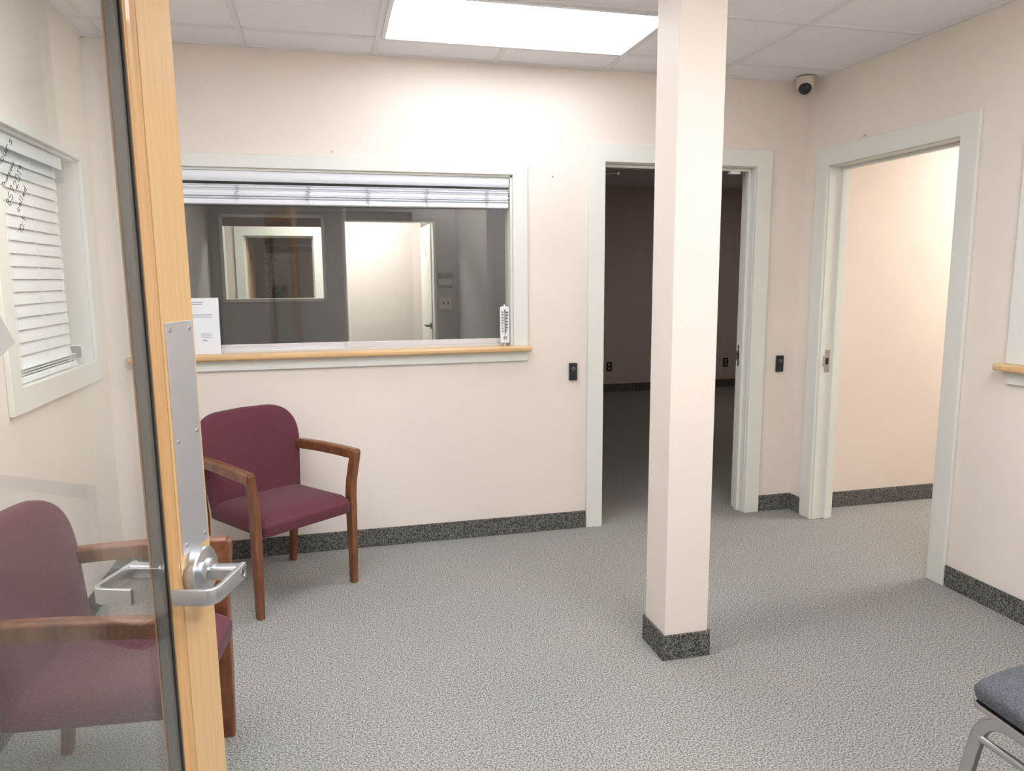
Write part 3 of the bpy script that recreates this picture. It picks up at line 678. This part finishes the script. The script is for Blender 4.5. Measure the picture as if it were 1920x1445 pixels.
# ---------------------------------------------------------------- small things
# thermometer leaning on the right jamb of the service window
th = thing('thermometer', 'tall white dial-less thermometer leaning at the right end of the service window', 'thermometer', (0.9325, BY+0.012, 1.0665), math.radians(2), None, math.radians(-2.5))
th['label'] = 'tall white strip thermometer leaning at the right end of the maple sill'
bm = B(); sec = [(-.026, .0), (-.024, -.006), (0, -.009), (.024, -.006), (.026, 0), (.026, .004), (-.026, .004)]
rings = []
for z, k in ((.016, .80), (.022, 1.0), (.205, 1.0), (.214, .72)): rings.append([(a*k, b, z) for a, b in sec])
loft(bm, rings); o = obj('backboard', bm, M_WHITE, th, 0.0006)
bm = B(); lathe(bm, [(.0035, 0), (.0035, .018)], None, 10); obj('foot_peg', bm, M_WHITE, th, smooth=True)
bm = B(); lathe(bm, [(.005, .212), (.0035, .224), (.001, .226)], None, 10); obj('hanging_tab', bm, M_WHITE, th, smooth=True)
bm = B(); lathe(bm, [(.0013, .062), (.0013, .195)], Matrix.Translation((0, -.0095, 0)), 8); lathe(bm, [(.0026, .188), (.0018, .199)], Matrix.Translation((0, -.0095, 0)), 8); obj('glass_tube', bm, M_INK, th)
bm = B(); lathe(bm, [(.010, 0), (.010, .0012), (.0092, .0012), (.0092, 0.0)], Matrix.Translation((0, -.0088, .044)) @ Matrix.Rotation(PI/2, 4, 'X'), 20); obj('emblem_ring', bm, M_LGREY, th)
bm = B()
for i, tx in enumerate(('50', '40', '30', '20', '10', '0', '10', '20')): strokes(bm, tx, (-.0155-.001*len(tx), -.0087, .180-.0148*i), (1, 0, 0), (0, 0, 1), (0, -1, 0), .0062, .0014, .80, .0012)
for i, tx in enumerate(('120', '100', '80', '60', '40', '20', '0')): strokes(bm, tx, (.0050, -.0087, .178-.0165*i), (1, 0, 0), (0, 0, 1), (0, -1, 0), .0068, .0017, .72, .0012)
for i in range(40):
    z = .072 + i*.003; L = .0028 if i % 5 else .0045
    box(bm, -.0015-L, -.0015, -.0097, -.0086, z-.0003, z+.0003); box(bm, .0015, .0015+L, -.0097, -.0086, z-.0003, z+.0003)
obj('scale_markings', bm, M_INK, th)

# printed sheet standing on the sill behind the door stile
ps = thing('paper_sheet', 'white printed sheet standing on the sill at the left end of the service window', 'paper', (-0.635, BY+0.020, 1.067), 0, None, math.radians(-4))
bm = B(); box(bm, -.108, .108, -.0008, .0008, 0, .279); obj('sheet', bm, M_PAPER, ps)
bm = B()
for (xa, xb, z) in ((-.02, .035, .258), (-.02, .03, .248)): box(bm, xa, xb, -.0014, -.0008, z-.0015, z+.0015)
obj('heading_lines', bm, mat('dark_grey_print', (.16, .18, .21), .7), ps)
bm = B(); 
for z in (.196, .190, .184): box(bm, -.04, .075, -.0013, -.0008, z-.0016, z+.0016)
obj('text_lines', bm, M_GINK, ps); bm = B()
for i in range(5): box(bm, .018, .070-(i % 2)*.012, -.0013, -.0008, .104-i*.005-.001, .104-i*.005+.001)
obj('text_lines', bm, M_GINK, ps)
bm = B(); box(bm, .022, .066, -.0013, -.0008, .062, .078); st = obj('stamp_label', bm, M_WHITE, ps)
bm = B(); strokes(bm, 'lluo', (.028, -.0013, .066), (1, 0, 0), (0, 0, 1), (0, -1, 0), .009, .0014, .7, .0008); obj('signature', bm, M_INK, st)

# black card readers
def reader(x, label):
    r = thing('card_reader', label, 'card reader', (x, BY, 0.9125), 0, 'black card readers beside the middle doorway')
    bm = B(); box(bm, -.0225, .0225, -.018, 0, -.0485, .0485); obj('housing', bm, M_BLACK, r, 0.003)
    bm = B(); n = 4
    o_ = [(.0115*math.cos(PI/2*i), .0115*math.sin(PI/2*i)) for i in range(4)]; i_ = [(a*.76, b*.76) for a, b in o_]
    for k in range(4):
        a, b, c_, d_ = o_[k], o_[(k+1) % 4], i_[(k+1) % 4], i_[k]
        loft(bm, [[(p[0], y, .018+p[1]) for p in (a, b, c_, d_)] for y in (-.0186, -.0178)])
    obj('diamond_mark', bm, M_LGREY, r); return r
reader(1.317, 'small black card reader with a diamond mark left of the middle doorway')
reader(2.624, 'small black card reader right of the middle doorway, near the room corner')

# ceiling security camera
cc = thing('security_camera', 'cream dome security camera with a black eye on the ceiling in the far right corner', 'security camera', (2.640, 3.80, H-.001))
bm = B(); lathe(bm, [(.052, 0), (.053, -.008), (.050, -.010), (.049, -.030), (.047, -.052), (.040, -.066), (.026, -.075), (.004, -.078)], None, 36); obj('housing', bm, M_CREAMPL, cc, smooth=True)
look = (Vector((0.3, 0.5, 1.3)) - Vector((2.640, 3.80, H-.05))).normalized(); q = look.to_track_quat('Z', 'Y').to_matrix().to_4x4()
bm = B(); bmesh.ops.create_uvsphere(bm, u_segments=28, v_segments=16, radius=.036, matrix=Matrix.Translation(Vector((0, 0, -.053)) + look*.020)); eye = obj('camera_eye', bm, M_BLACK, cc, smooth=True)
mx = Matrix.Translation(Vector((0, 0, -.053)) + look*.052) @ q
bm = B(); lathe(bm, [(.017, -.004), (.017, .004), (.013, .005), (.012, .001), (.002, .001)], mx, 28); obj('lens', bm, M_LENS, eye, smooth=True)
bm = B()
for k in range(10):
    lathe(bm, [(.0022, -.003), (.0022, .0022), (.0008, .003)], mx @ Matrix.Translation((.0225*math.cos(k*PI/5), .0225*math.sin(k*PI/5), -.005)), 8)
obj('infrared_leds', bm, mat('dark_led', (.05, .05, .07), .25), eye)

# small white camera on the left window sill
sc2 = thing('desk_camera', 'small white square camera with a grey face on the left window sill', 'camera', (LX-.050, 3.590, 1.0685), math.radians(36))
sc2.scale = (0.86, 0.86, 0.86)
bm = B(); lathe(bm, [(.024, 0), (.023, .004), (.009, .010), (.007, .028), (.009, .036)], None, 24); obj('stand', bm, M_WHITE, sc2, smooth=True)
bm = B(); ol = rrect(.036, .036, .014, 5)
loft(bm, [[(a*k, y, .066+b*k) for a, b in ol] for y, k in ((-.024, .93), (-.021, 1.0), (.018, 1.0), (.026, .9))]); o = obj('housing', bm, M_WHITE, sc2, smooth=True)
bm = B(); ol = rrect(.031, .031, .012, 5); loft(bm, [[(a, y, .066+b) for a, b in ol] for y in (-.0252, -.0235)]); obj('face_plate', bm, mat('mid_grey_plastic', (.24, .245, .24), .5), sc2)

# things in the office and in the unlit room
kp = thing('wall_keypad', 'black and grey keypad on the far office wall right of the bright doorway', 'keypad', (1.150, 7.4, 1.412))
bm = B(); box(bm, -.075, .075, -.03, 0, -.075, .075); obj('housing', bm, M_BLACK, kp, .006)
bm = B(); box(bm, -.070, .070, -.036, -.030, -.045, .020); obj('display_panel', bm, M_LGREY, kp, .003)
sw = thing('switch_plate', 'pale double switch plate below the keypad on the far office wall', 'switch', (1.152, 7.4, 1.185))
bm = B(); box(bm, -.058, .058, -.006, 0, -.058, .058); obj('plate', bm, M_CREAMPL, sw, .003)
for s in (-.023, .023):
    bm = B(); box(bm, s-.006, s+.006, -.018, -.006, -.012, .012); obj('toggle', bm, M_BLACK, sw, .002)
dl = thing('office_door', 'cream door leaf with a dark lever standing in the bright far doorway', 'door', (1.075, 7.55, 0.01))
bm = B(); box(bm, -.045, 0, 0, .80, 0, 1.97); obj('door_leaf', bm, M_TRIM, dl, .002)
bm = B(); lathe(bm, [(.030, 0), (.030, .012), (.012, .016), (.012, .05)], Matrix.Translation((-.045, .035, .94)) @ Matrix.Rotation(-PI/2, 4, 'Y'), 20); sweep(bm, [(-.095, .03, .94), (-.098, .14, .94)], rrect(.009, .009, .003)); obj('lever_handle', bm, M_BLACK, dl)
bm = B(); box(bm, -.048, -.044, .36, .40, 1.64, 1.74); obj('sign_plate', bm, M_CREAMPL, dl)
wd = thing('wood_door', 'maple door edge seen through the far office window beyond the corridor', 'door', (-0.885, 9.36, .01))
bm = B(); box(bm, -.045, 0, 0, .82, 0, 1.90); obj('door_leaf', bm, M_MAPLE, wd, .002)
bm = B(); box(bm, -.003, .004, -.004, .02, 1.48, 1.60); obj('hinge', bm, M_STEEL, wd)
# slim dark artificial tree past that door
tr = thing('slim_tree', 'dark slim artificial tree beyond the far office window', 'tree', (-0.70, 10.45, 0))
bm = B(); lathe(bm, [(.14, 0), (.14, .02), (.02, .04), (.016, 1.9)], None, 14); obj('trunk', bm, M_BLACK, tr)
bm = B(); rn = random.Random(5)
for i in range(420):
    z = rn.uniform(.25, 1.95); rad = .13*(1.0-.55*(z/2)) * math.sqrt(rn.random()); a = rn.uniform(0, 2*PI)
    c_ = Vector((rad*math.cos(a), rad*math.sin(a), z)); d_ = Vector((math.cos(a), math.sin(a), rn.uniform(-.6, .9))).normalized(); s_ = d_.cross(Vector((0, 0, 1))).normalized(); L = rn.uniform(.035, .07); W_ = L*.28
    n_ = d_.cross(s_)*.003
    loft(bm, [[c_-s_*W_*.3+n_, c_+s_*W_*.3+n_, c_+s_*W_*.3-n_, c_-s_*W_*.3-n_], [c_+d_*L*.5-s_*W_+n_, c_+d_*L*.5+s_*W_+n_, c_+d_*L*.5+s_*W_-n_, c_+d_*L*.5-s_*W_-n_], [c_+d_*L-s_*W_*.1+n_, c_+d_*L+s_*W_*.1+n_, c_+d_*L+s_*W_*.1-n_, c_+d_*L-s_*W_*.1-n_]])
lf = obj('foliage', bm, M_LEAF, tr)
# door leaf swung into the unlit room with its closer arm showing at the top of the doorway
rd = thing('room_door', 'unlit door swung into the middle doorway with a closer arm at its top', 'door', (1.50, BY+T+.02, .01))
bm = B(); box(bm, -.045, 0, .01, .90, 0, 2.03); obj('door_leaf', bm, M_MAPLE, rd, .002)
bm = B(); box(bm, .0, .055, .12, .38, 1.945, 2.005); obj('closer_body', bm, M_STEEL, rd, .005)
bm = B(); sweep(bm, [(.03, .16, 2.012), (.17, .10, 2.020)], rrect(.010, .003, .002)); sweep(bm, [(.17, .10, 2.030), (.235, -.005, 2.036)], rrect(.010, .003, .002)); lathe(bm, [(.010, 2.010), (.010, 2.036)], Matrix.Translation((.17, .10, 0)), 12); obj('closer_arm', bm, M_STEEL, rd)
def outlet(x, label):
    r = thing('wall_outlet', label, 'outlet', (x, 8.65, .32), 0, 'outlets on the far wall of the unlit room')
    bm = B(); box(bm, -.036, .036, -.006, 0, -.058, .058); obj('plate', bm, M_BLACK, r, .002)
    for s in (-.024, .024):
        bm = B(); box(bm, -.014, .014, -.009, -.006, s-.014, s+.014); obj('socket', bm, M_LGREY, r, .002)
outlet(3.40, 'dark outlet seen low on the far wall left of the column')
outlet(5.02, 'dark outlet seen low on the far wall right of the column')

# small fixings on the walls
def nail(name, label, loc, rot, m, r):
    t = thing(name, label, 'nail' if name == 'nail' else 'pin', loc, rot)
    bm = B(); lathe(bm, [(r*.45, -.001), (r*.45, .006), (r, .007), (r, .010), (r*.5, .0115)], Matrix.Rotation(PI/2, 4, 'X'), 14); obj('head', bm, m, t, smooth=True)
nail('nail', 'tiny nail in the back wall just above the service window', (0.055, BY, 2.062), 0, M_STEEL, .0035)
nail('nail', 'tiny nail in the back wall between the service window and the middle doorway', (1.197, BY, 1.97), 0, M_STEEL, .0035)
nail('push_pin', 'small pale push pin on the wall above the right doorway casing', (RX, 3.420, 2.152), -PI/2, M_CREAMPL, .006)
bm = B(); box(bm, 2.285, 2.350, BY+.048, BY+.078, 2.018, 2.034); obj('door_contact', bm, M_WHITE, d1, .002)
